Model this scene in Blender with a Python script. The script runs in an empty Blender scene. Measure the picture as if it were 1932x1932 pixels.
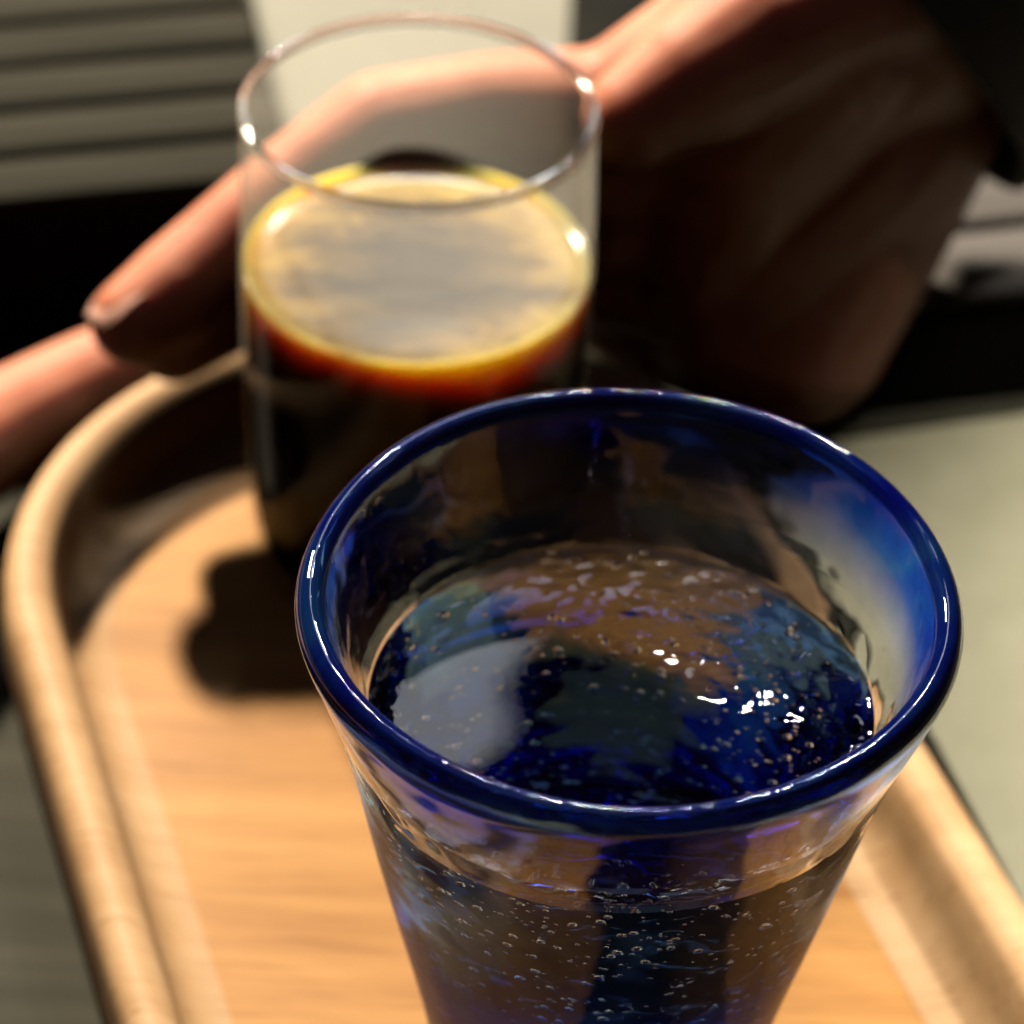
import bpy, bmesh, math, random
from mathutils import Vector, Matrix, noise

# ---------------------------------------------------------------- camera, world, lamps, exposure
S = 0.01                                   # the layout below is written in centimetres
scene = bpy.context.scene
C = scene.collection
PITCH, ROLL, FPX = math.radians(39.941), math.radians(2.441), 5393.7 / 1932.0
cam_data = bpy.data.cameras.new('camera')
cam = bpy.data.objects.new('camera', cam_data)
C.objects.link(cam)
fw = Vector((0, math.cos(PITCH), -math.sin(PITCH)))
r0 = Vector((1, 0, 0))
u0 = r0.cross(fw)
rv = math.cos(ROLL) * r0 + math.sin(ROLL) * u0
uv = -math.sin(ROLL) * r0 + math.cos(ROLL) * u0
M = Matrix((rv, uv, -fw)).transposed().to_4x4()
M.translation = Vector((0, 0, 36.07 * S))
cam.matrix_world = M
cam_data.sensor_width = 36
cam_data.sensor_fit = 'HORIZONTAL'
cam_data.lens = 36 * FPX
cam_data.clip_start = 0.01
cam_data.clip_end = 50
cam_data.dof.use_dof = True
cam_data.dof.focus_distance = 37.0 * S
cam_data.dof.aperture_fstop = cam_data.lens / 7.0
scene.camera = cam

world = bpy.data.worlds.new('World')
scene.world = world
world.use_nodes = True
bg = world.node_tree.nodes['Background']
bg.inputs[0].default_value = (1.0, 0.50, 0.27, 1)
bg.inputs[1].default_value = 0.018

def area_lamp(name, loc, target, size, size_y, power, color, shape='RECTANGLE'):
    d = bpy.data.lights.new(name, 'AREA')
    d.shape = shape
    d.size = size * S
    d.size_y = size_y * S
    d.energy = power
    d.color = color
    o = bpy.data.objects.new(name, d)
    C.objects.link(o)
    o.location = Vector(loc) * S
    o.rotation_euler = (Vector(target) - Vector(loc)).to_track_quat('-Z', 'Y').to_euler()
    d.cycles.is_caustics_light = name == 'pendant_lamp'
    return o

area_lamp('pendant_lamp', (-42, 122, 74), (0, 40, 3), 9, 9, 36.0, (1.0, 0.86, 0.66), 'DISK')
area_lamp('reflection_light', (-7, 140, 91), (-4, 40, 5), 22, 46, 1.2, (0.94, 0.97, 1.0), 'ELLIPSE')  # added soft light, mirrored as a grey patch in water and coffee
for bx_, bz_ in ((-7, 103), (4, 99), (11, 104), (20, 101), (15, 109)):       # unseen lamps added far behind for glints on the water
    area_lamp('glint_lamp', (bx_, 150, bz_), (2, 30, 8), 3.2, 3.2, 1.8, (1.0, 0.95, 0.86), 'DISK')
area_lamp('overhead_fill', (-10, 70, 190), (0, 45, 0), 160, 110, 1.3, (0.45, 0.66, 1.0))  # added cool fill overhead to liven the blue glass
spot = bpy.data.lights.new('card_fill_spot', 'SPOT')  # added spot that brightens the cream card
spot.energy = 85.0
spot.color = (1.0, 0.92, 0.78)
spot.spot_size = math.radians(17.3)
spot.spot_blend = 0.2
spot.shadow_soft_size = 0.04
spot_o = bpy.data.objects.new('card_fill_spot', spot)
C.objects.link(spot_o)
spot_o.location = Vector((55, 38, 110)) * S
spot_o.rotation_euler = (Vector((24.0, 36, 0)) - Vector((55, 38, 110))).to_track_quat('-Z', 'Y').to_euler()

vs = scene.view_settings
vs.view_transform = 'Standard'
vs.look = 'None'
vs.exposure = 0.0
vs.gamma = 1.0
vs.use_curve_mapping = False
cy = scene.cycles
cy.max_bounces = 24
cy.transmission_bounces = 20
cy.glossy_bounces = 10
cy.diffuse_bounces = 0
cy.transparent_max_bounces = 24
cy.sample_clamp_indirect = 10.0
cy.blur_glossy = 0.2
cy.caustics_reflective = True
cy.caustics_refractive = True
try:
    cy.use_denoising = True
    cy.denoiser = 'OPENIMAGEDENOISE'
except Exception:
    pass

random.seed(4)

# ---------------------------------------------------------------- helpers
def link(name, me, mat=None, parent=None, smooth=True):
    o = bpy.data.objects.new(name, me)
    C.objects.link(o)
    if mat:
        me.materials.append(mat)
    if smooth:
        for p in me.polygons:
            p.use_smooth = True
    if parent:
        o.parent = parent
        o.matrix_parent_inverse = parent.matrix_basis.inverted()
    return o

def empty(name, loc):
    o = bpy.data.objects.new(name, None)
    C.objects.link(o)
    o.location = Vector(loc) * S
    o.empty_display_size = 0.02
    return o

def tag(o, label, cat=None, group=None, kind=None):
    if label:
        o['label'] = label
    if cat:
        o['category'] = cat
    if group:
        o['group'] = group
    if kind:
        o['kind'] = kind
    return o

def pydata(name, v, f):
    me = bpy.data.meshes.new(name)
    me.from_pydata([tuple(Vector(p) * S) for p in v], [], f)
    me.update()
    return me

def lathe(name, prof, cx, cyy, seg=96, close_ends=True, wob=None):
    """prof: list of (r, z) in cm; r = 0 makes a pole"""
    v, f, rings = [], [], []
    for (r, z) in prof:
        if r <= 1e-6:
            rings.append([len(v)])
            v.append((cx, cyy, z))
        else:
            ring = []
            for i in range(seg):
                a = 2 * math.pi * i / seg
                rr, zz = (r, z) if wob is None else wob(r, z, a)
                ring.append(len(v))
                v.append((cx + rr * math.cos(a), cyy + rr * math.sin(a), zz))
            rings.append(ring)
    for A, B in zip(rings[:-1], rings[1:]):
        if len(A) == 1 and len(B) == 1:
            continue
        for i in range(seg):
            j = (i + 1) % seg
            if len(A) == 1:
                f.append((A[0], B[j], B[i]))
            elif len(B) == 1:
                f.append((A[i], A[j], B[0]))
            else:
                f.append((A[i], A[j], B[j], B[i]))
    return pydata(name, v, f)

def spline(pts, n):
    """Catmull-Rom through (r, z) points"""
    out = []
    P = [pts[0]] + list(pts) + [pts[-1]]
    for k in range(1, len(P) - 2):
        for i in range(n):
            t = i / n
            o = []
            for c in range(len(pts[0])):
                a, b, cc, d = P[k - 1][c], P[k][c], P[k + 1][c], P[k + 2][c]
                o.append(0.5 * (2 * b + (cc - a) * t + (2 * a - 5 * b + 4 * cc - d) * t * t + (3 * b - a - 3 * cc + d) * t ** 3))
            out.append(tuple(o))
    out.append(tuple(pts[-1]))
    return out

def bevel_box(name, cx, cyy, cz, sx, sy, sz, rot=0.0, bev=0.1, seg=2):
    bm = bmesh.new()
    bmesh.ops.create_cube(bm, size=1)
    for vert in bm.verts:
        vert.co = Vector((vert.co.x * sx, vert.co.y * sy, vert.co.z * sz))
    if bev:
        bmesh.ops.bevel(bm, geom=bm.edges[:], offset=bev, segments=seg, affect='EDGES', profile=0.5)
    R = Matrix.Rotation(rot, 3, 'Z')
    for vert in bm.verts:
        vert.co = (R @ vert.co + Vector((cx, cyy, cz))) * S
    me = bpy.data.meshes.new(name)
    bm.to_mesh(me)
    bm.free()
    return me

# ---------------------------------------------------------------- materials
def mat(name):
    m = bpy.data.materials.new(name)
    m.use_nodes = True
    nt = m.node_tree
    return m, nt, nt.nodes['Principled BSDF']

def N(nt, t, **kw):
    n = nt.nodes.new(t)
    for k, v in kw.items():
        setattr(n, k, v)
    return n

def ramp(nt, fac, stops):
    n = N(nt, 'ShaderNodeValToRGB')
    e = n.color_ramp.elements
    while len(e) < len(stops):
        e.new(0.5)
    for el, (p, c) in zip(e, stops):
        el.position = p
        el.color = (c[0], c[1], c[2], 1)
    nt.links.new(fac, n.inputs[0])
    return n

def coords(nt, scale=(1, 1, 1), rot=(0, 0, 0), kind='Object'):
    tc = N(nt, 'ShaderNodeTexCoord')
    mp = N(nt, 'ShaderNodeMapping')
    mp.inputs['Scale'].default_value = scale
    mp.inputs['Rotation'].default_value = rot
    nt.links.new(tc.outputs[kind], mp.inputs[0])
    return mp.outputs[0]

def noise_tex(nt, vec, scale, detail=4, rough=0.55, dist=0.0):
    n = N(nt, 'ShaderNodeTexNoise')
    n.inputs['Scale'].default_value = scale
    n.inputs['Detail'].default_value = detail
    n.inputs['Roughness'].default_value = rough
    n.inputs['Distortion'].default_value = dist
    nt.links.new(vec, n.inputs['Vector'])
    return n.outputs['Fac']

def bump(nt, h, bsdf, strength=0.3, dist=0.001):
    b = N(nt, 'ShaderNodeBump')
    b.inputs['Strength'].default_value = strength
    b.inputs['Distance'].default_value = dist
    nt.links.new(h, b.inputs['Height'])
    nt.links.new(b.outputs[0], bsdf.inputs['Normal'])

TA = math.radians(19.78)                       # the tray's heading

def wood_mat(name, lo, mid, hi, rough=0.55):
    m, nt, b = mat(name)
    v = coords(nt, (14, 130, 60), (0, 0, -TA))
    n1 = noise_tex(nt, v, 1.0, 5, 0.6, 0.6)
    v2 = coords(nt, (9, 42, 20), (0, 0, -TA + 0.2))
    n2 = noise_tex(nt, v2, 1.0, 3, 0.5, 1.2)
    mx = N(nt, 'ShaderNodeMath', operation='MULTIPLY_ADD')
    nt.links.new(n2, mx.inputs[0])
    mx.inputs[1].default_value = 0.55
    m2 = N(nt, 'ShaderNodeMath', operation='MULTIPLY')
    nt.links.new(n1, m2.inputs[0])
    m2.inputs[1].default_value = 0.45
    nt.links.new(m2.outputs[0], mx.inputs[2])
    rp = ramp(nt, mx.outputs[0], [(0.33, lo), (0.5, mid), (0.66, hi)])
    nt.links.new(rp.outputs[0], b.inputs['Base Color'])
    v3 = coords(nt, (45, 900, 300), (0, 0, -TA + 0.05))
    n3 = noise_tex(nt, v3, 1.0, 2, 0.5, 0.2)
    pr = ramp(nt, n3, [(0.60, (1, 1, 1)), (0.74, (0.62, 0.52, 0.42))])
    pm = N(nt, 'ShaderNodeMix', data_type='RGBA', blend_type='MULTIPLY')
    pm.inputs['Factor'].default_value = 0.8
    nt.links.new(rp.outputs[0], pm.inputs['A'])
    nt.links.new(pr.outputs[0], pm.inputs['B'])
    nt.links.new(pm.outputs['Result'], b.inputs['Base Color'])
    b.inputs['Roughness'].default_value = rough
    b.inputs['Specular IOR Level'].default_value = 0.2
    bump(nt, n1, b, 0.18, 0.0006)
    return m

m_wood = wood_mat('maple_wood', (0.40, 0.175, 0.045), (0.55, 0.265, 0.075), (0.63, 0.325, 0.10))
m_rim = wood_mat('maple_rim_wood', (0.50, 0.29, 0.14), (0.60, 0.37, 0.19), (0.68, 0.44, 0.24))

m_table, nt, b = mat('dark_table_wood')
v = coords(nt, (6, 90, 1), (0, 0, -0.25))
n1 = noise_tex(nt, v, 1.0, 6, 0.62, 0.3)
rp = ramp(nt, n1, [(0.3, (0.035, 0.034, 0.024)), (0.55, (0.058, 0.056, 0.040)), (0.75, (0.075, 0.070, 0.050))])
nt.links.new(rp.outputs[0], b.inputs['Base Color'])
b.inputs['Roughness'].default_value = 0.8
b.inputs['Specular IOR Level'].default_value = 0.15
bump(nt, n1, b, 0.2, 0.0005)

m_card, nt, b = mat('cream_card_stock')
n1 = noise_tex(nt, coords(nt), 60, 6, 0.7)
rp = ramp(nt, n1, [(0.3, (0.43, 0.41, 0.28)), (0.7, (0.52, 0.50, 0.35))])
nt.links.new(rp.outputs[0], b.inputs['Base Color'])
b.inputs['Roughness'].default_value = 0.75
bump(nt, noise_tex(nt, coords(nt), 900, 3), b, 0.1, 0.0002)

m_napkin, nt, b = mat('white_paper_napkin')
n1 = noise_tex(nt, coords(nt), 500, 4, 0.6)
rp = ramp(nt, n1, [(0.3, (0.21, 0.205, 0.17)), (0.7, (0.26, 0.255, 0.215))])
nt.links.new(rp.outputs[0], b.inputs['Base Color'])
b.inputs['Roughness'].default_value = 0.9
bump(nt, n1, b, 0.3, 0.0004)

def slat_mat(name, lo, hi):
    m, nt, b = mat(name)
    n1 = noise_tex(nt, coords(nt, (10, 120, 120), (0, 0, -0.24)), 1.0, 5, 0.6)
    rp = ramp(nt, n1, [(0.3, lo), (0.7, hi)])
    nt.links.new(rp.outputs[0], b.inputs['Base Color'])
    b.inputs['Roughness'].default_value = 0.9
    b.inputs['Specular IOR Level'].default_value = 0.08
    bump(nt, n1, b, 0.2, 0.0005)
    return m
m_slat = slat_mat('weathered_grey_slat', (0.026, 0.025, 0.018), (0.042, 0.039, 0.029))
m_slat2 = slat_mat('pale_grey_slat', (0.11, 0.10, 0.095), (0.16, 0.148, 0.142))
m_crate, nt, b = mat('black_painted_wood')
n1 = noise_tex(nt, coords(nt), 40, 5, 0.6)
rp = ramp(nt, n1, [(0.3, (0.008, 0.008, 0.007)), (0.7, (0.016, 0.016, 0.013))])
nt.links.new(rp.outputs[0], b.inputs['Base Color'])
b.inputs['Roughness'].default_value = 0.85
b.inputs['Specular IOR Level'].default_value = 0.05

def skin_mat():
    m, nt, b = mat('skin')
    n1 = noise_tex(nt, coords(nt), 60, 4, 0.6)
    rp = ramp(nt, n1, [(0.3, (0.53, 0.175, 0.095)), (0.55, (0.62, 0.24, 0.14)), (0.75, (0.67, 0.30, 0.18))])
    nt.links.new(rp.outputs[0], b.inputs['Base Color'])
    b.inputs['Roughness'].default_value = 0.58
    b.inputs['Specular IOR Level'].default_value = 0.3
    b.inputs['Subsurface Weight'].default_value = 0.9
    b.inputs['Subsurface Radius'].default_value = (1.0, 0.28, 0.14)
    b.inputs['Subsurface Scale'].default_value = 0.006
    n2 = noise_tex(nt, coords(nt), 260, 5, 0.7)
    bump(nt, n2, b, 0.35, 0.0006)
    return m
m_skin = skin_mat()
m_nail, nt, b = mat('fingernail')
n1 = noise_tex(nt, coords(nt), 300, 2)
rp = ramp(nt, n1, [(0.3, (0.62, 0.33, 0.25)), (0.7, (0.70, 0.42, 0.33))])
nt.links.new(rp.outputs[0], b.inputs['Base Color'])
b.inputs['Roughness'].default_value = 0.2

m_sleeve, nt, b = mat('black_knit_sleeve')
n1 = noise_tex(nt, coords(nt, (1, 1, 1)), 700, 3, 0.6)
rp = ramp(nt, n1, [(0.3, (0.006, 0.005, 0.005)), (0.7, (0.014, 0.012, 0.011))])
nt.links.new(rp.outputs[0], b.inputs['Base Color'])
b.inputs['Roughness'].default_value = 0.95
bump(nt, n1, b, 0.5, 0.001)

# thin clear wall of the coffee glass: clear pane plus its mirror reflection
m_thin = bpy.data.materials.new('thin_clear_glass')
m_thin.use_nodes = True
nt = m_thin.node_tree
for n in list(nt.nodes):
    nt.nodes.remove(n)
out = N(nt, 'ShaderNodeOutputMaterial')
mixn = N(nt, 'ShaderNodeMixShader')
tr = N(nt, 'ShaderNodeBsdfTransparent')
tr.inputs[0].default_value = (0.955, 0.95, 0.925, 1)
gl = N(nt, 'ShaderNodeBsdfGlossy')
gl.inputs['Roughness'].default_value = 0.03
fr = N(nt, 'ShaderNodeLayerWeight')
fr.inputs[0].default_value = 0.5
pw = N(nt, 'ShaderNodeMath', operation='POWER')
pw.inputs[1].default_value = 4.0
nt.links.new(fr.outputs['Facing'], pw.inputs[0])
fm = N(nt, 'ShaderNodeMath', operation='MULTIPLY_ADD')
fm.inputs[1].default_value = 0.32
fm.inputs[2].default_value = 0.012
nt.links.new(pw.outputs[0], fm.inputs[0])
nt.links.new(fm.outputs[0], mixn.inputs[0])
nt.links.new(tr.outputs[0], mixn.inputs[1])
nt.links.new(gl.outputs[0], mixn.inputs[2])
hz = N(nt, 'ShaderNodeBsdfTranslucent')
hz.inputs[0].default_value = (0.75, 0.73, 0.66, 1)
p2 = N(nt, 'ShaderNodeMath', operation='POWER')
p2.inputs[1].default_value = 3.0
nt.links.new(fr.outputs['Facing'], p2.inputs[0])
f2 = N(nt, 'ShaderNodeMath', operation='MULTIPLY_ADD')
f2.inputs[1].default_value = 0.18
f2.inputs[2].default_value = 0.10
nt.links.new(p2.outputs[0], f2.inputs[0])
mix2 = N(nt, 'ShaderNodeMixShader')
nt.links.new(f2.outputs[0], mix2.inputs[0])
nt.links.new(mixn.outputs[0], mix2.inputs[1])
nt.links.new(hz.outputs[0], mix2.inputs[2])
nt.links.new(mix2.outputs[0], out.inputs[0])

def solid_glass(name, col, ior=1.5, rough=0.0, bump_amt=0.0, bump_scale=40):
    m, nt, b = mat(name)
    b.inputs['Base Color'].default_value = (*col, 1)
    b.inputs['Transmission Weight'].default_value = 1
    b.inputs['IOR'].default_value = ior
    b.inputs['Roughness'].default_value = rough
    if bump_amt:
        bump(nt, noise_tex(nt, coords(nt), bump_scale, 2, 0.5), b, bump_amt, 0.002)
    return m, nt, b

m_coffee_glass, _, _ = solid_glass('clear_glass_bead', (0.97, 0.965, 0.95), 1.5)
m_blue, nt, b = solid_glass('cobalt_blue_glass', (0.02, 0.06, 0.9), 1.5, 0.0, 0.25, 60)
n1 = noise_tex(nt, coords(nt), 45, 3, 0.6, 0.8)
rp = ramp(nt, n1, [(0.36, (0.004, 0.02, 0.90)), (0.5, (0.015, 0.09, 1.0)), (0.68, (0.03, 0.22, 1.0))])
tc = N(nt, 'ShaderNodeTexCoord')
sp = N(nt, 'ShaderNodeSeparateXYZ')
nt.links.new(tc.outputs['Object'], sp.inputs[0])
zr = N(nt, 'ShaderNodeMapRange')
zr.inputs['From Min'].default_value = 0.0950
zr.inputs['From Max'].default_value = 0.1055
nt.links.new(sp.outputs['Z'], zr.inputs['Value'])
zm = N(nt, 'ShaderNodeMix', data_type='RGBA')
nt.links.new(zr.outputs[0], zm.inputs['Factor'])
zm.inputs['A'].default_value = (0.93, 0.95, 0.98, 1)
nt.links.new(rp.outputs[0], zm.inputs['B'])
nt.links.new(zm.outputs['Result'], b.inputs['Base Color'])
zt = N(nt, 'ShaderNodeMapRange')
zt.inputs['To Min'].default_value = 1.0
zt.inputs['To Max'].default_value = 0.92
nt.links.new(zr.outputs[0], zt.inputs['Value'])
nt.links.new(zt.outputs[0], b.inputs['Transmission Weight'])
m_clear, _, _ = solid_glass('clear_handblown_glass', (0.96, 0.955, 0.965), 1.5, 0.0, 0.22, 70)
m_outer = bpy.data.materials.new('clear_outer_glass')
m_outer.use_nodes = True
nt = m_outer.node_tree
for n in list(nt.nodes):
    nt.nodes.remove(n)
out = N(nt, 'ShaderNodeOutputMaterial')
rf = N(nt, 'ShaderNodeBsdfRefraction')
rf.inputs['Color'].default_value = (0.97, 0.965, 0.975, 1)
rf.inputs['IOR'].default_value = 1.5
rf.inputs['Roughness'].default_value = 0.0
gl = N(nt, 'ShaderNodeBsdfGlossy')
gl.inputs['Roughness'].default_value = 0.02
fr = N(nt, 'ShaderNodeFresnel')
fr.inputs[0].default_value = 1.5
fmul = N(nt, 'ShaderNodeMath', operation='MULTIPLY')
fmul.inputs[1].default_value = 0.4
geo = N(nt, 'ShaderNodeNewGeometry')
bk = N(nt, 'ShaderNodeMath', operation='MULTIPLY_ADD')
bk.inputs[1].default_value = 0.55
bk.inputs[2].default_value = 0.45
nt.links.new(geo.outputs['Backfacing'], bk.inputs[0])
nt.links.new(bk.outputs[0], fmul.inputs[1])
nt.links.new(fr.outputs[0], fmul.inputs[0])
mixn = N(nt, 'ShaderNodeMixShader')
nt.links.new(fmul.outputs[0], mixn.inputs[0])
nt.links.new(rf.outputs[0], mixn.inputs[1])
nt.links.new(gl.outputs[0], mixn.inputs[2])
bm_ = N(nt, 'ShaderNodeBump')
bm_.inputs['Strength'].default_value = 0.22
bm_.inputs['Distance'].default_value = 0.002
nt.links.new(noise_tex(nt, coords(nt), 70, 2, 0.5), bm_.inputs['Height'])
for nd in (rf, gl, fr):
    nt.links.new(bm_.outputs[0], nd.inputs['Normal'])
nt.links.new(mixn.outputs[0], out.inputs[0])
m_inner, nt, b = solid_glass('cobalt_flushed_glass', (0.95, 0.96, 0.98), 1.5 / 1.333, 0.0, 0.22, 70)
# swirls of cobalt melt into the foot of the clear body
tc = N(nt, 'ShaderNodeTexCoord')
sp = N(nt, 'ShaderNodeSeparateXYZ')
nt.links.new(tc.outputs['Object'], sp.inputs[0])
n1 = noise_tex(nt, coords(nt), 55, 4, 0.6, 1.0)
ad = N(nt, 'ShaderNodeMath', operation='MULTIPLY_ADD')
nt.links.new(n1, ad.inputs[0])
ad.inputs[1].default_value = 0.05
nt.links.new(sp.outputs['Z'], ad.inputs[2])
mr = N(nt, 'ShaderNodeMapRange')
mr.inputs['From Min'].default_value = 0.0
mr.inputs['From Max'].default_value = 0.14
nt.links.new(ad.outputs[0], mr.inputs['Value'])
rp = ramp(nt, mr.outputs[0], [(0.38, (0.003, 0.03, 1.0)), (0.54, (0.006, 0.08, 1.0)), (0.61, (0.06, 0.34, 1.0)), (0.67, (0.95, 0.96, 0.98))])
nt.links.new(rp.outputs[0], b.inputs['Base Color'])
m_water, _, _ = solid_glass('sparkling_water', (0.97, 0.985, 0.99), 1.333)
m_bubble, _, _ = solid_glass('gas_bubble', (1, 1, 1), 0.75)

# coffee: dark brew with a tan crema that thickens at the wall, amber backlight painted below it
CX, CY, CLEV = -1.86, 41.43, 7.05
m_coffee, nt, b = mat('coffee_crema_painted_glow')
tc = N(nt, 'ShaderNodeTexCoord')
mp = N(nt, 'ShaderNodeMapping')
mp.inputs['Location'].default_value = (-CX * S, -CY * S, -CLEV * S)
nt.links.new(tc.outputs['Object'], mp.inputs[0])
sp = N(nt, 'ShaderNodeSeparateXYZ')
nt.links.new(mp.outputs[0], sp.inputs[0])
cb = N(nt, 'ShaderNodeCombineXYZ')
nt.links.new(sp.outputs[0], cb.inputs[0])
nt.links.new(sp.outputs[1], cb.inputs[1])
ln = N(nt, 'ShaderNodeVectorMath', operation='LENGTH')
nt.links.new(cb.outputs[0], ln.inputs[0])
n1 = noise_tex(nt, coords(nt, (75, 190, 75), (0, 0, 0.12)), 1.0, 6, 0.62, 0.9)
ad = N(nt, 'ShaderNodeMath', operation='MULTIPLY_ADD')
nt.links.new(n1, ad.inputs[0])
ad.inputs[1].default_value = 0.034
yb = N(nt, 'ShaderNodeMath', operation='MULTIPLY_ADD')
nt.links.new(sp.outputs[1], yb.inputs[0])
yb.inputs[1].default_value = 0.22
nt.links.new(ln.outputs['Value'], yb.inputs[2])
nt.links.new(yb.outputs[0], ad.inputs[2])
mr = N(nt, 'ShaderNodeMapRange')
mr.inputs['From Min'].default_value = 0.018
mr.inputs['From Max'].default_value = 0.054
nt.links.new(ad.outputs[0], mr.inputs['Value'])
top = ramp(nt, mr.outputs[0], [(0.2, (0.055, 0.038, 0.018)), (0.5, (0.17, 0.11, 0.04)), (0.8, (0.60, 0.40, 0.11))])
hr = N(nt, 'ShaderNodeMapRange')
hr.inputs['From Min'].default_value = -0.020
hr.inputs['From Max'].default_value = 0.0
nt.links.new(sp.outputs[2], hr.inputs['Value'])
hn = noise_tex(nt, coords(nt, (30, 30, 8)), 1.0, 3, 0.6)
hm = N(nt, 'ShaderNodeMath', operation='MULTIPLY_ADD')
nt.links.new(hn, hm.inputs[0])
hm.inputs[1].default_value = 0.9
hm.inputs[2].default_value = -0.45
ha = N(nt, 'ShaderNodeMath', operation='ADD', use_clamp=True)
nt.links.new(hm.outputs[0], ha.inputs[0])
nt.links.new(hr.outputs[0], ha.inputs[1])
side = ramp(nt, ha.outputs[0], [(0.0, (0.006, 0.002, 0.001)), (0.35, (0.05, 0.012, 0.002)), (0.62, (0.42, 0.14, 0.008)), (0.88, (0.80, 0.46, 0.05)), (1.0, (0.85, 0.66, 0.25))])  # glow of backlight through the brew's edge, painted as colour by height
geo = N(nt, 'ShaderNodeNewGeometry')
gs = N(nt, 'ShaderNodeSeparateXYZ')
nt.links.new(geo.outputs['Normal'], gs.inputs[0])
st = N(nt, 'ShaderNodeMapRange')
st.inputs['From Min'].default_value = 0.3
st.inputs['From Max'].default_value = 0.85
nt.links.new(gs.outputs[2], st.inputs['Value'])
mc = N(nt, 'ShaderNodeMix', data_type='RGBA')
nt.links.new(st.outputs[0], mc.inputs['Factor'])
nt.links.new(side.outputs[0], mc.inputs['A'])
nt.links.new(top.outputs[0], mc.inputs['B'])
nt.links.new(mc.outputs['Result'], b.inputs['Base Color'])
sv = N(nt, 'ShaderNodeMath', operation='MULTIPLY')
sv.inputs[1].default_value = 0.3
nt.links.new(st.outputs[0], sv.inputs[0])
nt.links.new(sv.outputs[0], b.inputs['Specular IOR Level'])
b.inputs['Roughness'].default_value = 0.12
b.inputs['IOR'].default_value = 1.36
b.inputs['Subsurface Weight'].default_value = 1.0
b.inputs['Subsurface Radius'].default_value = (1.0, 0.5, 0.12)
b.inputs['Subsurface Scale'].default_value = 0.016

# ---------------------------------------------------------------- the table
o = link('table', bevel_box('table', 0, 60, -1.5, 260, 240, 3.0, 0, 0.2), m_table, smooth=False)
tag(o, 'dark olive grey wooden tabletop under the tray', kind='structure')

# ---------------------------------------------------------------- wooden tray
T0 = Vector((2.79, 26.0))
TD = Vector((-math.sin(TA), math.cos(TA)))
TN = Vector((math.cos(TA), math.sin(TA)))
T_FAR, T_NEAR, T_R = 14.0, -14.0, 7.2
FLOOR, RIMZ = 0.6, 2.3

def stadium(off, nseg=40):
    """outline of the tray, moved inward by off"""
    pts = []
    r = T_R - off
    cf, cn = T0 + TD * T_FAR, T0 + TD * T_NEAR
    for i in range(nseg + 1):
        a = math.pi * i / nseg
        pts.append(cf + TN * (r * math.cos(a)) + TD * (r * math.sin(a)))
    for k in range(1, 24):
        t = k / 24
        pts.append((cf - TN * r).lerp(cn - TN * r, t))
    for i in range(nseg + 1):
        a = math.pi + math.pi * i / nseg
        pts.append(cn + TN * (r * math.cos(a)) + TD * (r * math.sin(a)))
    for k in range(1, 24):
        t = k / 24
        pts.append((cn + TN * r).lerp(cf + TN * r, t))
    return pts

tray = empty('wooden_tray', (T0.x, T0.y, 0))
tag(tray, 'pale maple serving tray with rounded end and raised rim under both glasses', 'tray')
prof = spline([(0.12, 0.02), (0.0, 0.25), (-0.02, 1.2), (0.06, 2.05), (0.42, RIMZ), (0.80, 2.12), (0.95, 1.75), (1.08, 1.1), (1.4, 0.72), (1.9, FLOOR + 0.01)], 4)
v, f = [], []
n_ring = None
for (off, z) in prof:
    ring = stadium(off)
    n_ring = len(ring)
    for k, q in enumerate(ring):
        w = 0.025 * noise.noise(Vector((q.x * 0.3, q.y * 0.3, z * 0.7)))
        v.append((q.x + w, q.y + w, z + w * 0.6 if z > 0.1 else z))
for a in range(len(prof) - 1):
    for i in range(n_ring):
        j = (i + 1) % n_ring
        f.append((a * n_ring + i, a * n_ring + j, (a + 1) * n_ring + j, (a + 1) * n_ring + i))
base0 = 0
b0 = len(v)
for q in stadium(prof[0][0]):
    pass
link('tray_rim', pydata('tray_rim', v, f), m_rim, tray)
ring = stadium(1.0)
v = [(q.x, q.y, 0.03) for q in ring] + [(q.x, q.y, FLOOR) for q in ring]
n = len(ring)
f = [tuple(range(n - 1, -1, -1)), tuple(range(n, 2 * n))] + [(i, (i + 1) % n, n + (i + 1) % n, n + i) for i in range(n)]
link('tray_floor', pydata('tray_floor', v, f), m_wood, tray, smooth=False)

# ---------------------------------------------------------------- blue rimmed tumbler
BX, BY, BTOP = 1.588, 28.28, 11.3
B0 = FLOOR + 0.01
tumbler = empty('blue_rimmed_tumbler', (BX, BY, B0))
tag(tumbler, 'thick hand-blown tumbler with cobalt blue rim holding sparkling water', 'glass')

def wob(r, z, a):
    k = 0.03 * math.sin(2 * a + 0.6) + 0.022 * math.sin(3 * a + z * 0.8) + 0.015 * math.sin(5 * a - z * 1.4)
    w = 0.5 + 0.5 * min(1, max(0, (z - 2) / 8))
    return r + k * w, z + (0.035 * math.sin(2 * a + 1.1) if z > 8 else 0)

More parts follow.
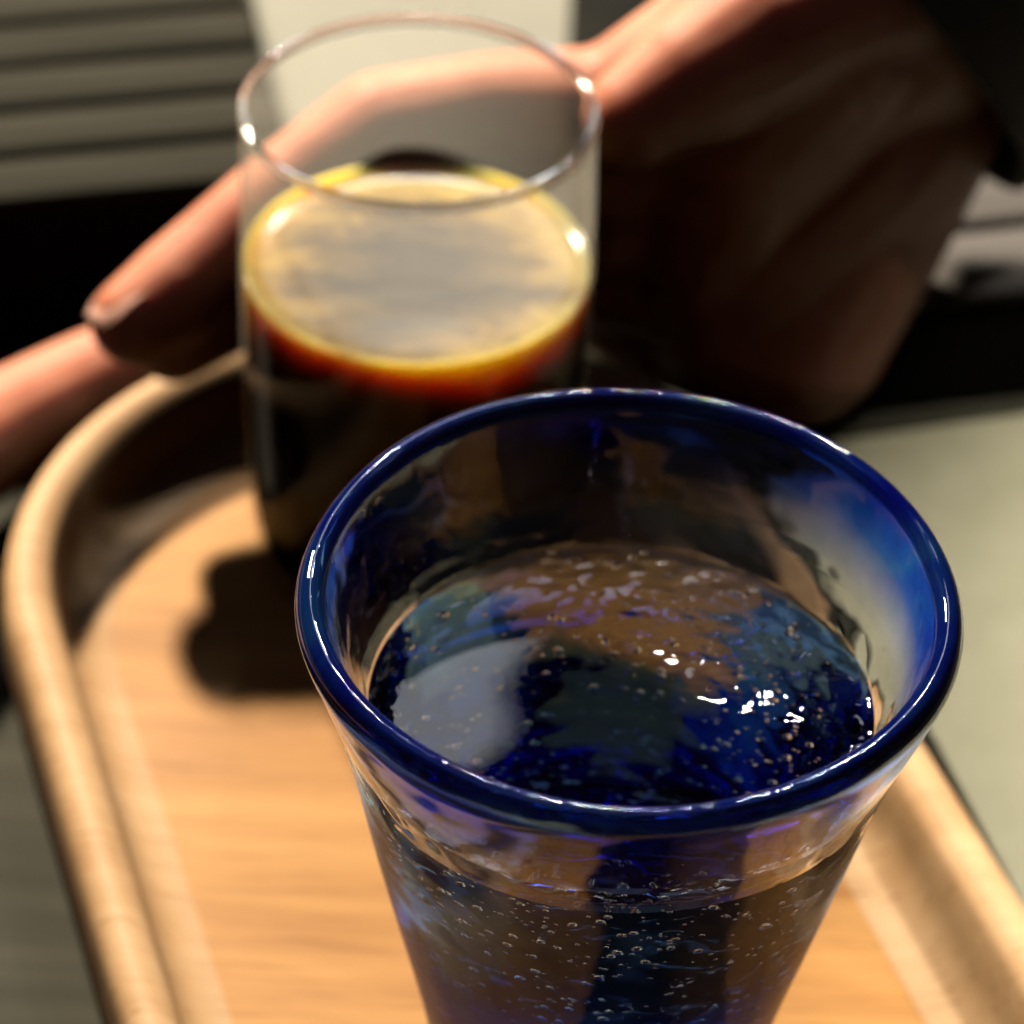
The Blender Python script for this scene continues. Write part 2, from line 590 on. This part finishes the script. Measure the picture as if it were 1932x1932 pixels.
# outside (bottom to top), over the lip, inside (top to bottom)
outer = [(0.0, B0 + 0.25), (1.4, B0 + 0.2), (2.0, B0), (2.25, B0 + 0.12), (2.36, B0 + 0.6), (2.58, 3.0), (2.98, 5.0), (3.44, 7.2), (3.84, 9.0), (3.98, 9.6)]
lip = [(3.98, 9.6), (4.13, 10.1), (4.27, 10.6), (4.36, 10.9), (4.37, 11.08), (4.27, 11.25), (4.13, 11.28), (4.00, 11.17), (3.94, 10.95), (3.84, 10.5), (3.72, 10.0), (3.62, 9.6)]
inner = [(3.62, 9.6), (3.47, 9.0), (3.03, 7.2), (2.56, 5.0), (2.14, 3.0), (1.9, 2.2), (1.4, 1.85), (0.0, 1.75)]
so, sl, si = spline(outer, 5), spline(lip, 5), spline(inner, 5)
so[0] = (0.0, so[0][1])
si[-1] = (0.0, si[-1][1])

tag(link('outer_wall', lathe('outer_wall', so, BX, BY, 128, wob=wob), m_outer, tumbler), 'clear outer wall of the tumbler')
WLEV = 8.96
hi = [q for q in si if q[1] > WLEV + 0.03]
lo = [q for q in si if q[1] < WLEV - 0.03]
tw_ = (hi[-1][1] - WLEV) / (hi[-1][1] - lo[0][1])
RWALL = hi[-1][0] + (lo[0][0] - hi[-1][0]) * tw_
tag(link('inner_wall', lathe('inner_wall', hi + [(RWALL, WLEV)], BX, BY, 256, wob=wob), m_clear, tumbler), 'clear inner wall above the water')
tag(link('wet_inner_wall', lathe('wet_inner_wall', [(RWALL, WLEV)] + lo, BX, BY, 256, wob=wob), m_inner, tumbler), 'inner wall under water, flushed with cobalt towards the foot')
lipo = link('rim', lathe('rim', sl, BX, BY, 128, wob=wob), m_blue, tumbler)
tag(lipo, 'thick cobalt blue rolled rim')

# sparkling water
water = empty('sparkling_water', (BX, BY, 8.9))
tag(water, 'clear sparkling water filling the blue rimmed tumbler', 'water')

def inner_r(z):
    for (r1, z1), (r2, z2) in zip(si[:-1], si[1:]):
        if z2 <= z <= z1:
            t = (z - z2) / max(1e-6, z1 - z2)
            return r2 + (r1 - r2) * t
    return si[0][0]

def wave(x, y):
    h = 0.007 * noise.noise(Vector((x * 0.5 + 3, y * 0.6, 0.2)))
    rr_ = math.hypot(x - BX, y - BY)
    e = min(1.0, max(0.0, (rr_ - 2.75) / 0.5)) * 0.35
    e = max(e, min(1.0, max(0.0, (0.75 * (x - BX) + y - BY - 0.9) / 1.2)))
    h += 0.020 * e * noise.noise(Vector((x * 2.2, y * 3.6, 7.7))) + 0.010 * e * noise.noise(Vector((x * 5.5, y * 8.0, 2.1)))
    return h
seg, v, f = 256, [], []
rings = []
RW = RWALL + 0.004
for k in range(81):
    fr_ = 1 - k / 80
    if k == 80:
        rings.append([len(v)])
        v.append((BX, BY, WLEV + wave(BX, BY)))
        continue
    rg = []
    for i in range(seg):
        a = 2 * math.pi * i / seg
        rr, _ = wob(RW, WLEV, a)
        rr *= fr_
        x, y = BX + rr * math.cos(a), BY + rr * math.sin(a)
        men = 0.09 * math.exp(-(RW * (1 - fr_)) / 0.12)
        rg.append(len(v))
        v.append((x, y, WLEV + wave(x, y) + men))
    rings.append(rg)
for A, B in zip(rings[:-1], rings[1:]):
    for i in range(seg):
        j = (i + 1) % seg
        if len(A) == 1:
            f.append((A[0], B[j], B[i]))
        elif len(B) == 1:
            f.append((A[i], A[j], B[0]))
        else:
            f.append((A[i], A[j], B[j], B[i]))
tag(link('water_surface', pydata('water_surface', v, f), m_water, water), 'rippled top surface of the water')

tb = bmesh.new()
bmesh.ops.create_icosphere(tb, subdivisions=2, radius=1.0)
ICO_V = [vt.co.copy() for vt in tb.verts]
ICO_F = [[vt.index for vt in fc.verts] for fc in tb.faces]
tb.free()
def ico(acc, c, r, sq=(1, 1, 1)):
    n0 = len(acc[0])
    acc[0].extend([(c[0] + p.x * r * sq[0], c[1] + p.y * r * sq[1], c[2] + p.z * r * sq[2]) for p in ICO_V])
    acc[1].extend([[n0 + k for k in fc] for fc in ICO_F])
acc = ([], [])
for k in range(1500):
    z = 2.0 + 6.7 * random.random() ** (1.4 if k % 2 else 0.6)
    rmax = inner_r(z) - 0.12
    rad = random.choice((0.012, 0.016, 0.02, 0.025, 0.03, 0.05)) * random.uniform(0.8, 1.2)
    rr = (rmax - rad) * math.sqrt(random.uniform(0.35, 1.0))
    a = random.choice((0.4, 1.3, 2.2, 3.3, 4.1, 4.5, 4.9, 5.5)) + random.gauss(0, 0.3)
    ico(acc, (BX + rr * math.cos(a), BY + rr * math.sin(a), z), rad, (1.15, 1.0, 0.9))
me = pydata('bubbles', *acc)
tag(link('bubbles', me, m_bubble, water), 'tiny gas bubbles in the water', kind='stuff')
# froth of little domes floating on the surface, thickest at the far edge
acc = ([], [])
for k in range(44):
    if k < 30:
        a = math.radians(random.uniform(20, 165))
        rr = RW * random.uniform(0.82, 0.97)
    else:
        a = random.uniform(0, 2 * math.pi)
        rr = RW * math.sqrt(random.uniform(0.05, 0.95))
    rad = random.choice((0.02, 0.03, 0.04, 0.06)) * random.uniform(0.8, 1.2)
    x, y = BX + rr * math.cos(a), BY + rr * math.sin(a)
    ico(acc, (x, y, WLEV + wave(x, y) + rad * 0.35), rad, (1, 1, 0.75))
me = pydata('surface_froth', *acc)
tag(link('surface_froth', me, m_water, water), 'fine froth floating on the water surface', kind='stuff')

# ---------------------------------------------------------------- coffee glass and coffee
CG0 = FLOOR + 0.01
cg = empty('coffee_glass', (CX, CY, CG0))
tag(cg, 'small thin clear glass of coffee gripped by a hand', 'glass')
c_out = [(2.45, CG0), (2.85, CG0 + 0.2), (3.02, CG0 + 0.8), (3.1, 3.0), (3.12, 5.5), (3.1, 7.5), (3.05, 9.2), (3.02, 10.08)]
link('wall', lathe('wall', [(0.0, CG0)] + spline(c_out, 6), CX, CY, 128), m_thin, cg)
tor = []
for k in range(17):
    a = 2 * math.pi * k / 16
    tor.append((2.97 + 0.085 * math.cos(-a), 10.16 + 0.10 * math.sin(a) * 1.0))
tor = [(2.97 + 0.085 * math.cos(t), 10.16 + 0.10 * math.sin(t)) for t in [2 * math.pi * k / 16 for k in range(17)]]
tag(link('lip', lathe('lip', tor, CX, CY, 128), m_coffee_glass, cg), 'rounded clear drinking lip')
coffee = empty('coffee', (CX, CY, CG0 + 0.25))
tag(coffee, 'dark coffee with tan crema and a painted amber glow at its edge inside the clear glass', 'coffee')
cpro = [(0.0, CG0 + 0.25), (2.5, CG0 + 0.28), (2.85, CG0 + 0.5), (2.96, CG0 + 1.0), (3.02, 3.0), (3.05, 5.5), (3.045, CLEV - 0.3), (3.045, CLEV - 0.05), (3.045, CLEV + 0.08), (3.015, CLEV + 0.075), (2.95, CLEV + 0.03), (2.86, CLEV + 0.0), (2.6, CLEV - 0.02), (2.0, CLEV - 0.02), (1.0, CLEV - 0.02), (0.0, CLEV - 0.02)]
link('brew', lathe('brew', cpro, CX, CY, 128), m_coffee, coffee)

# ---------------------------------------------------------------- hands
def capsule(bm, a, b, ra, rb, seg=14):
    a, b = Vector(a), Vector(b)
    d = (b - a)
    L = d.length
    if L < 1e-6:
        return
    q = d.to_track_quat('Z', 'Y').to_matrix()
    rings = []
    n = 6
    prof = [(ra * math.cos(t), -ra * math.sin(t)) for t in [math.pi / 2 * (1 - k / n) for k in range(n + 1)]]
    prof += [(rb * math.cos(t), L + rb * math.sin(t)) for t in [math.pi / 2 * k / n for k in range(n + 1)]]
    for (r, z) in prof:
        r = max(r, 0.01)
        rings.append([bm.verts.new((a + q @ Vector((r * math.cos(2 * math.pi * i / seg), r * math.sin(2 * math.pi * i / seg), z))) * S) for i in range(seg)])
    for A, B in zip(rings[:-1], rings[1:]):
        for i in range(seg):
            j = (i + 1) % seg
            bm.faces.new((A[i], A[j], B[j], B[i]))
    bm.faces.new(list(reversed(rings[0])))
    bm.faces.new(rings[-1])

def chain_body(name, chains, mt, parent, voxel=0.11, smooth=9):
    bm = bmesh.new()
    for ch in chains:
        for p, q in zip(ch[:-1], ch[1:]):
            capsule(bm, p[:3], q[:3], p[3], q[3])
    me = bpy.data.meshes.new(name + '_source')
    bm.to_mesh(me)
    bm.free()
    tmp = bpy.data.objects.new(name + '_source', me)
    C.objects.link(tmp)
    r = tmp.modifiers.new('r', 'REMESH')
    r.mode = 'VOXEL'
    r.voxel_size = voxel * S
    r.use_smooth_shade = True
    s = tmp.modifiers.new('s', 'SMOOTH')
    s.factor = 0.5
    s.iterations = smooth
    dg = bpy.context.evaluated_depsgraph_get()
    dg.update()
    res = bpy.data.meshes.new_from_object(tmp.evaluated_get(dg))
    res.name = name
    bpy.data.objects.remove(tmp)
    return link(name, res, mt, parent)

def nail(parent, tip, prev, up, r, w=0.55, l=0.75):
    tip, prev, up = Vector(tip), Vector(prev), Vector(up)
    d = (tip - prev).normalized()
    up = (up - d * up.dot(d)).normalized()
    sd = d.cross(up)
    c = tip - d * 0.15 + up * (r * 0.70)
    v, f = [], []
    nu, nv = 10, 8
    for layer in (0, 1):
        for i in range(nu + 1):
            for j in range(nv + 1):
                s, t = -1 + 2 * i / nu, -1 + 2 * j / nv
                k = math.sqrt(max(0, 1 - 0.5 * t * t)) if True else 1
                p = c + sd * (w * s * math.sqrt(max(0.0, 1 - abs(t) ** 4 * 0.55))) + d * (l * t)
                hgt = 0.30 * math.sqrt(max(0, 1 - (s * 0.86) ** 2)) - 0.14 * max(0, t) ** 2 - 0.10 * max(0, -t) ** 2 - 0.13
                v.append(p + up * (hgt - 0.05 - 0.06 * layer))
    m = (nu + 1) * (nv + 1)
    for i in range(nu):
        for j in range(nv):
            a = i * (nv + 1) + j
            f.append((a, a + nv + 1, a + nv + 2, a + 1))
            f.append((m + a, m + a + 1, m + a + nv + 2, m + a + nv + 1))
    return link('fingernail', pydata('fingernail', v, f), m_nail, parent)

rh = empty('hand', (4.5, 46.5, 2.0))
tag(rh, 'hand reaching from a black sleeve to grip the small coffee glass', 'hand')
W1, W2 = (6.9, 47.6, 9.9, 1.75), (8.0, 48.3, 7.4, 1.7)
idx = [(1.6, 46.1, 7.4, 1.25), (-0.6, 46.2, 7.3, 1.05), (-2.7, 45.7, 6.95, 1.18), (-4.1, 45.0, 6.3, 1.0), (-5.5, 43.9, 5.4, 1.02), (-6.4, 43.1, 4.9, 1.02), (-7.1, 42.55, 4.65, 0.86)]
mid = [(1.7, 46.0, 5.9, 1.1), (-1.0, 46.1, 5.8, 1.05), (-3.0, 45.6, 5.4, 0.98), (-4.2, 44.9, 4.9, 0.94), (-5.4, 44.0, 4.1, 0.9), (-6.5, 43.2, 3.7, 0.78)]
rng = [(2.0, 46.0, 4.8, 1.05), (-1.6, 45.9, 4.1, 0.9), (-3.3, 45.3, 3.7, 0.82), (-4.3, 44.7, 3.5, 0.7)]
pnk = [(2.9, 46.1, 3.3, 1.0), (0.3, 46.2, 3.5, 0.8), (-1.2, 46.0, 3.4, 0.72), (-2.2, 45.7, 3.3, 0.6)]
chains = [idx, mid, rng, pnk, [(7.0, 47.6, 8.8, 2.25), (4.4, 46.6, 6.6, 2.05)], [(6.6, 47.2, 6.4, 2.3), (4.6, 46.5, 4.2, 2.0)],
          [W1, (4.2, 46.7, 8.8, 1.7), idx[0]], [W1, (4.4, 46.7, 7.3, 1.85), mid[0]], [W2, (4.9, 46.7, 5.8, 1.9), rng[0]],
          [W2, (6.3, 46.7, 4.4, 1.95), (5.5, 46.2, 2.4, 1.9), (4.2, 46.2, 2.7, 1.7), pnk[0]],
          [(6.6, 47.2, 7.0, 2.1), (4.6, 46.6, 5.2, 1.9), (3.5, 46.4, 3.9, 1.6), (2.9, 46.4, 3.2, 1.2)],
          [(5.4, 46.4, 8.8, 1.9), (4.0, 46.0, 7.0, 1.75), (3.6, 46.2, 4.6, 1.7), (4.2, 46.3, 3.0, 1.7)],
          [(6.4, 46.8, 10.0, 1.7), (4.4, 45.6, 9.6, 1.5), (3.0, 44.8, 9.0, 1.25), (1.9, 44.2, 8.5, 0.95)],
          [(4.8, 46.4, 2.0, 1.6), (2.8, 46.9, 2.1, 1.4), (1.4, 47.0, 2.6, 1.1)],
          [W1, (11.0, 50.4, 13.0, 2.0), (19.0, 56.0, 19.5, 2.5)], [W2, (12.2, 51.2, 10.8, 2.1), (20.0, 56.6, 17.0, 2.6)]]
chain_body('palm_and_fingers', chains, m_skin, rh)
nail(rh, idx[-1][:3], idx[-3][:3], (-0.45, 0.1, 1.0), 0.92, 0.62, 0.8)
# sleeve: a tube with folds round the forearm
v, f = [], []
A0, A1 = Vector((7.0, 47.8, 8.0)), Vector((21.0, 57.4, 19.2))
d = (A1 - A0).normalized()
e1 = d.cross(Vector((0, 0, 1))).normalized()
e2 = e1.cross(d)
ns, nk = 48, 40
for k in range(nk + 1):
    t = k / nk
    c = A0.lerp(A1, t)
    for i in range(ns):
        a = 2 * math.pi * i / ns
        r = 3.25 + 0.9 * t + 0.22 * noise.noise(Vector((math.cos(a) * 1.1, math.sin(a) * 1.1, t * 9))) + (0.1 if k < 3 else 0)
        p = c + e1 * (r * 0.95 * math.cos(a)) + e2 * (r * 1.12 * math.sin(a))
        v.append(p)
for k in range(nk):
    for i in range(ns):
        j = (i + 1) % ns
        f.append((k * ns + i, k * ns + j, (k + 1) * ns + j, (k + 1) * ns + i))
sl = link('sleeve', pydata('sleeve', v, f), m_sleeve, rh)
sm = sl.modifiers.new('thick', 'SOLIDIFY')
sm.thickness = 0.25 * S

lh = empty('hand', (-15, 36, 0.3))
tag(lh, 'hand with its thumb laid along the outside of the tray rim', 'hand')
th = [(-14.6, 35.6, 3.2, 1.5), (-11.8, 39.2, 2.4, 1.3), (-10.0, 42.4, 1.9, 1.12), (-8.9, 44.0, 1.65, 1.05), (-7.5, 45.5, 1.5, 1.05), (-6.4, 46.4, 1.4, 0.85)]
lch = [th, [(-20.5, 30.0, 4.5, 2.1), (-17.5, 34.0, 3.8, 1.7), th[0]],
       [(-20.5, 30.0, 4.5, 2.1), (-30, 20, 8, 2.8)],
       [(-17.5, 34.0, 3.8, 1.7), (-15.6, 38.6, 3.0, 1.0), (-13.2, 42.4, 1.9, 0.82), (-12.2, 43.6, 1.0, 0.68)],
       [(-17.9, 34.2, 3.8, 1.7), (-17.0, 39.4, 3.0, 1.0), (-14.8, 43.6, 1.9, 0.82), (-13.6, 44.6, 1.0, 0.68)],
       [(-18.5, 34.0, 3.6, 1.7), (-18.6, 39.3, 2.9, 1.0), (-16.6, 43.2, 1.8, 0.8), (-15.4, 44.2, 1.0, 0.66)],
       [(-19.2, 33.5, 3.4, 1.6), (-20.0, 38.2, 2.7, 0.9), (-18.6, 41.6, 1.7, 0.7), (-17.6, 42.6, 0.9, 0.58)]]
chain_body('palm_and_fingers', lch, m_skin, lh)

# ---------------------------------------------------------------- things behind and beside
RA = math.radians(14.0)
def crate(name, label, cat_, corner, w, dep, h, n, gap, mt, group=None):
    """low black crate with a slatted top; corner = front right or left top point, slats run along its width"""
    ux, uy = Vector((math.cos(RA), math.sin(RA))), Vector((-math.sin(RA), math.cos(RA)))
    root = empty(name, (corner[0], corner[1], 0))
    tag(root, label, cat_, group)
    c = Vector(corner[:2]) + ux * (w / 2) + uy * (dep / 2)
    link('box', bevel_box('box', c.x, c.y, (h - 0.5) / 2 + 0.02, abs(w) - 0.3, dep - 0.5, h - 0.5, RA, 0.1), m_crate, root, smooth=False)
    pitch = dep / n
    for k in range(n):
        q = Vector(corner[:2]) + ux * (w / 2) + uy * (pitch * (k + 0.5))
        link('slat', bevel_box('slat', q.x, q.y, h - 0.22, abs(w), pitch - gap, 0.44, RA, 0.12, 2), mt, root)
    return root
crate('slatted_crate', 'low crate with many narrow weathered grey slats beside the white napkin', 'crate', (-4.6, 48.6), -27, 17.4, 4.0, 10, 0.28, m_slat)
crate('slatted_crate', 'low crate with few wide pale grey slats behind the cream card', 'crate', (5.3, 45.95), 22, 4.6, 3.0, 2, 0.3, m_slat2)

def flat_sheet(name, pts, z0, th, mt, label, cat_, amp=0.0):
    nx, ny = 24, 24
    v, f = [], []
    a, b_, c, d_ = [Vector(p) for p in pts]
    for layer in (1, 0):
        for i in range(nx + 1):
            for j in range(ny + 1):
                s, t = i / nx, j / ny
                p = a.lerp(b_, s).lerp(d_.lerp(c, s), t)
                w = amp * (0.5 + 0.5 * noise.noise(Vector((p.x * 0.25, p.y * 0.25, 0))))
                v.append((p.x, p.y, z0 + th * layer + w))
    m = (nx + 1) * (ny + 1)
    for i in range(nx):
        for j in range(ny):
            q = i * (ny + 1) + j
            f.append((q, q + ny + 1, q + ny + 2, q + 1))
            f.append((m + q, m + q + 1, m + q + ny + 2, m + q + ny + 1))
    for i in range(nx):
        for q, r in ((i * (ny + 1), (i + 1) * (ny + 1)), ((i + 1) * (ny + 1) + ny, i * (ny + 1) + ny)):
            f.append((q, m + q, m + r, r))
    for j in range(ny):
        for q, r in ((j + 1, j), (nx * (ny + 1) + j, nx * (ny + 1) + j + 1)):
            f.append((q, m + q, m + r, r))
    o = link(name, pydata(name, v, f), mt, smooth=False)
    tag(o, label, cat_)
    return o
ca = math.radians(16.5)
cu, cw = Vector((math.cos(ca), math.sin(ca))), Vector((-math.sin(ca), math.cos(ca)))
k0 = Vector((5.35, 45.2))
flat_sheet('cream_card', [k0 - cw * 30, k0 - cw * 30 + cu * 22, k0 + cu * 22, k0], 0.01, 0.16, m_card, 'pale cream card lying flat on the dark table beside the tray', 'card')
flat_sheet('napkin', [(-5.3, 53.9), (0.8, 55.2), (1.0, 70), (-8.3, 69)], 0.01, 0.2, m_napkin, 'white paper napkin lying on the table behind the coffee glass', 'napkin', 0.25)
o = link('dark_slab', bevel_box('dark_slab', 6.95, 62.5, 0.31, 12.0, 18, 0.6, -0.03, 0.12), m_crate, smooth=False)  # flat black piece added to keep this stretch of table dark
tag(o, 'flat black folder added to darken the table beside the white napkin', 'slab')

# light bends through the tumbler and the water on to the tray
for o in bpy.data.objects:
    if o.name.split('.')[0] in ('outer_wall', 'inner_wall', 'wet_inner_wall', 'rim', 'water_surface'):
        o.cycles.is_caustics_caster = True
    if o.name.split('.')[0] in ('tray_floor', 'tray_rim', 'table', 'cream_card'):
        o.cycles.is_caustics_receiver = True
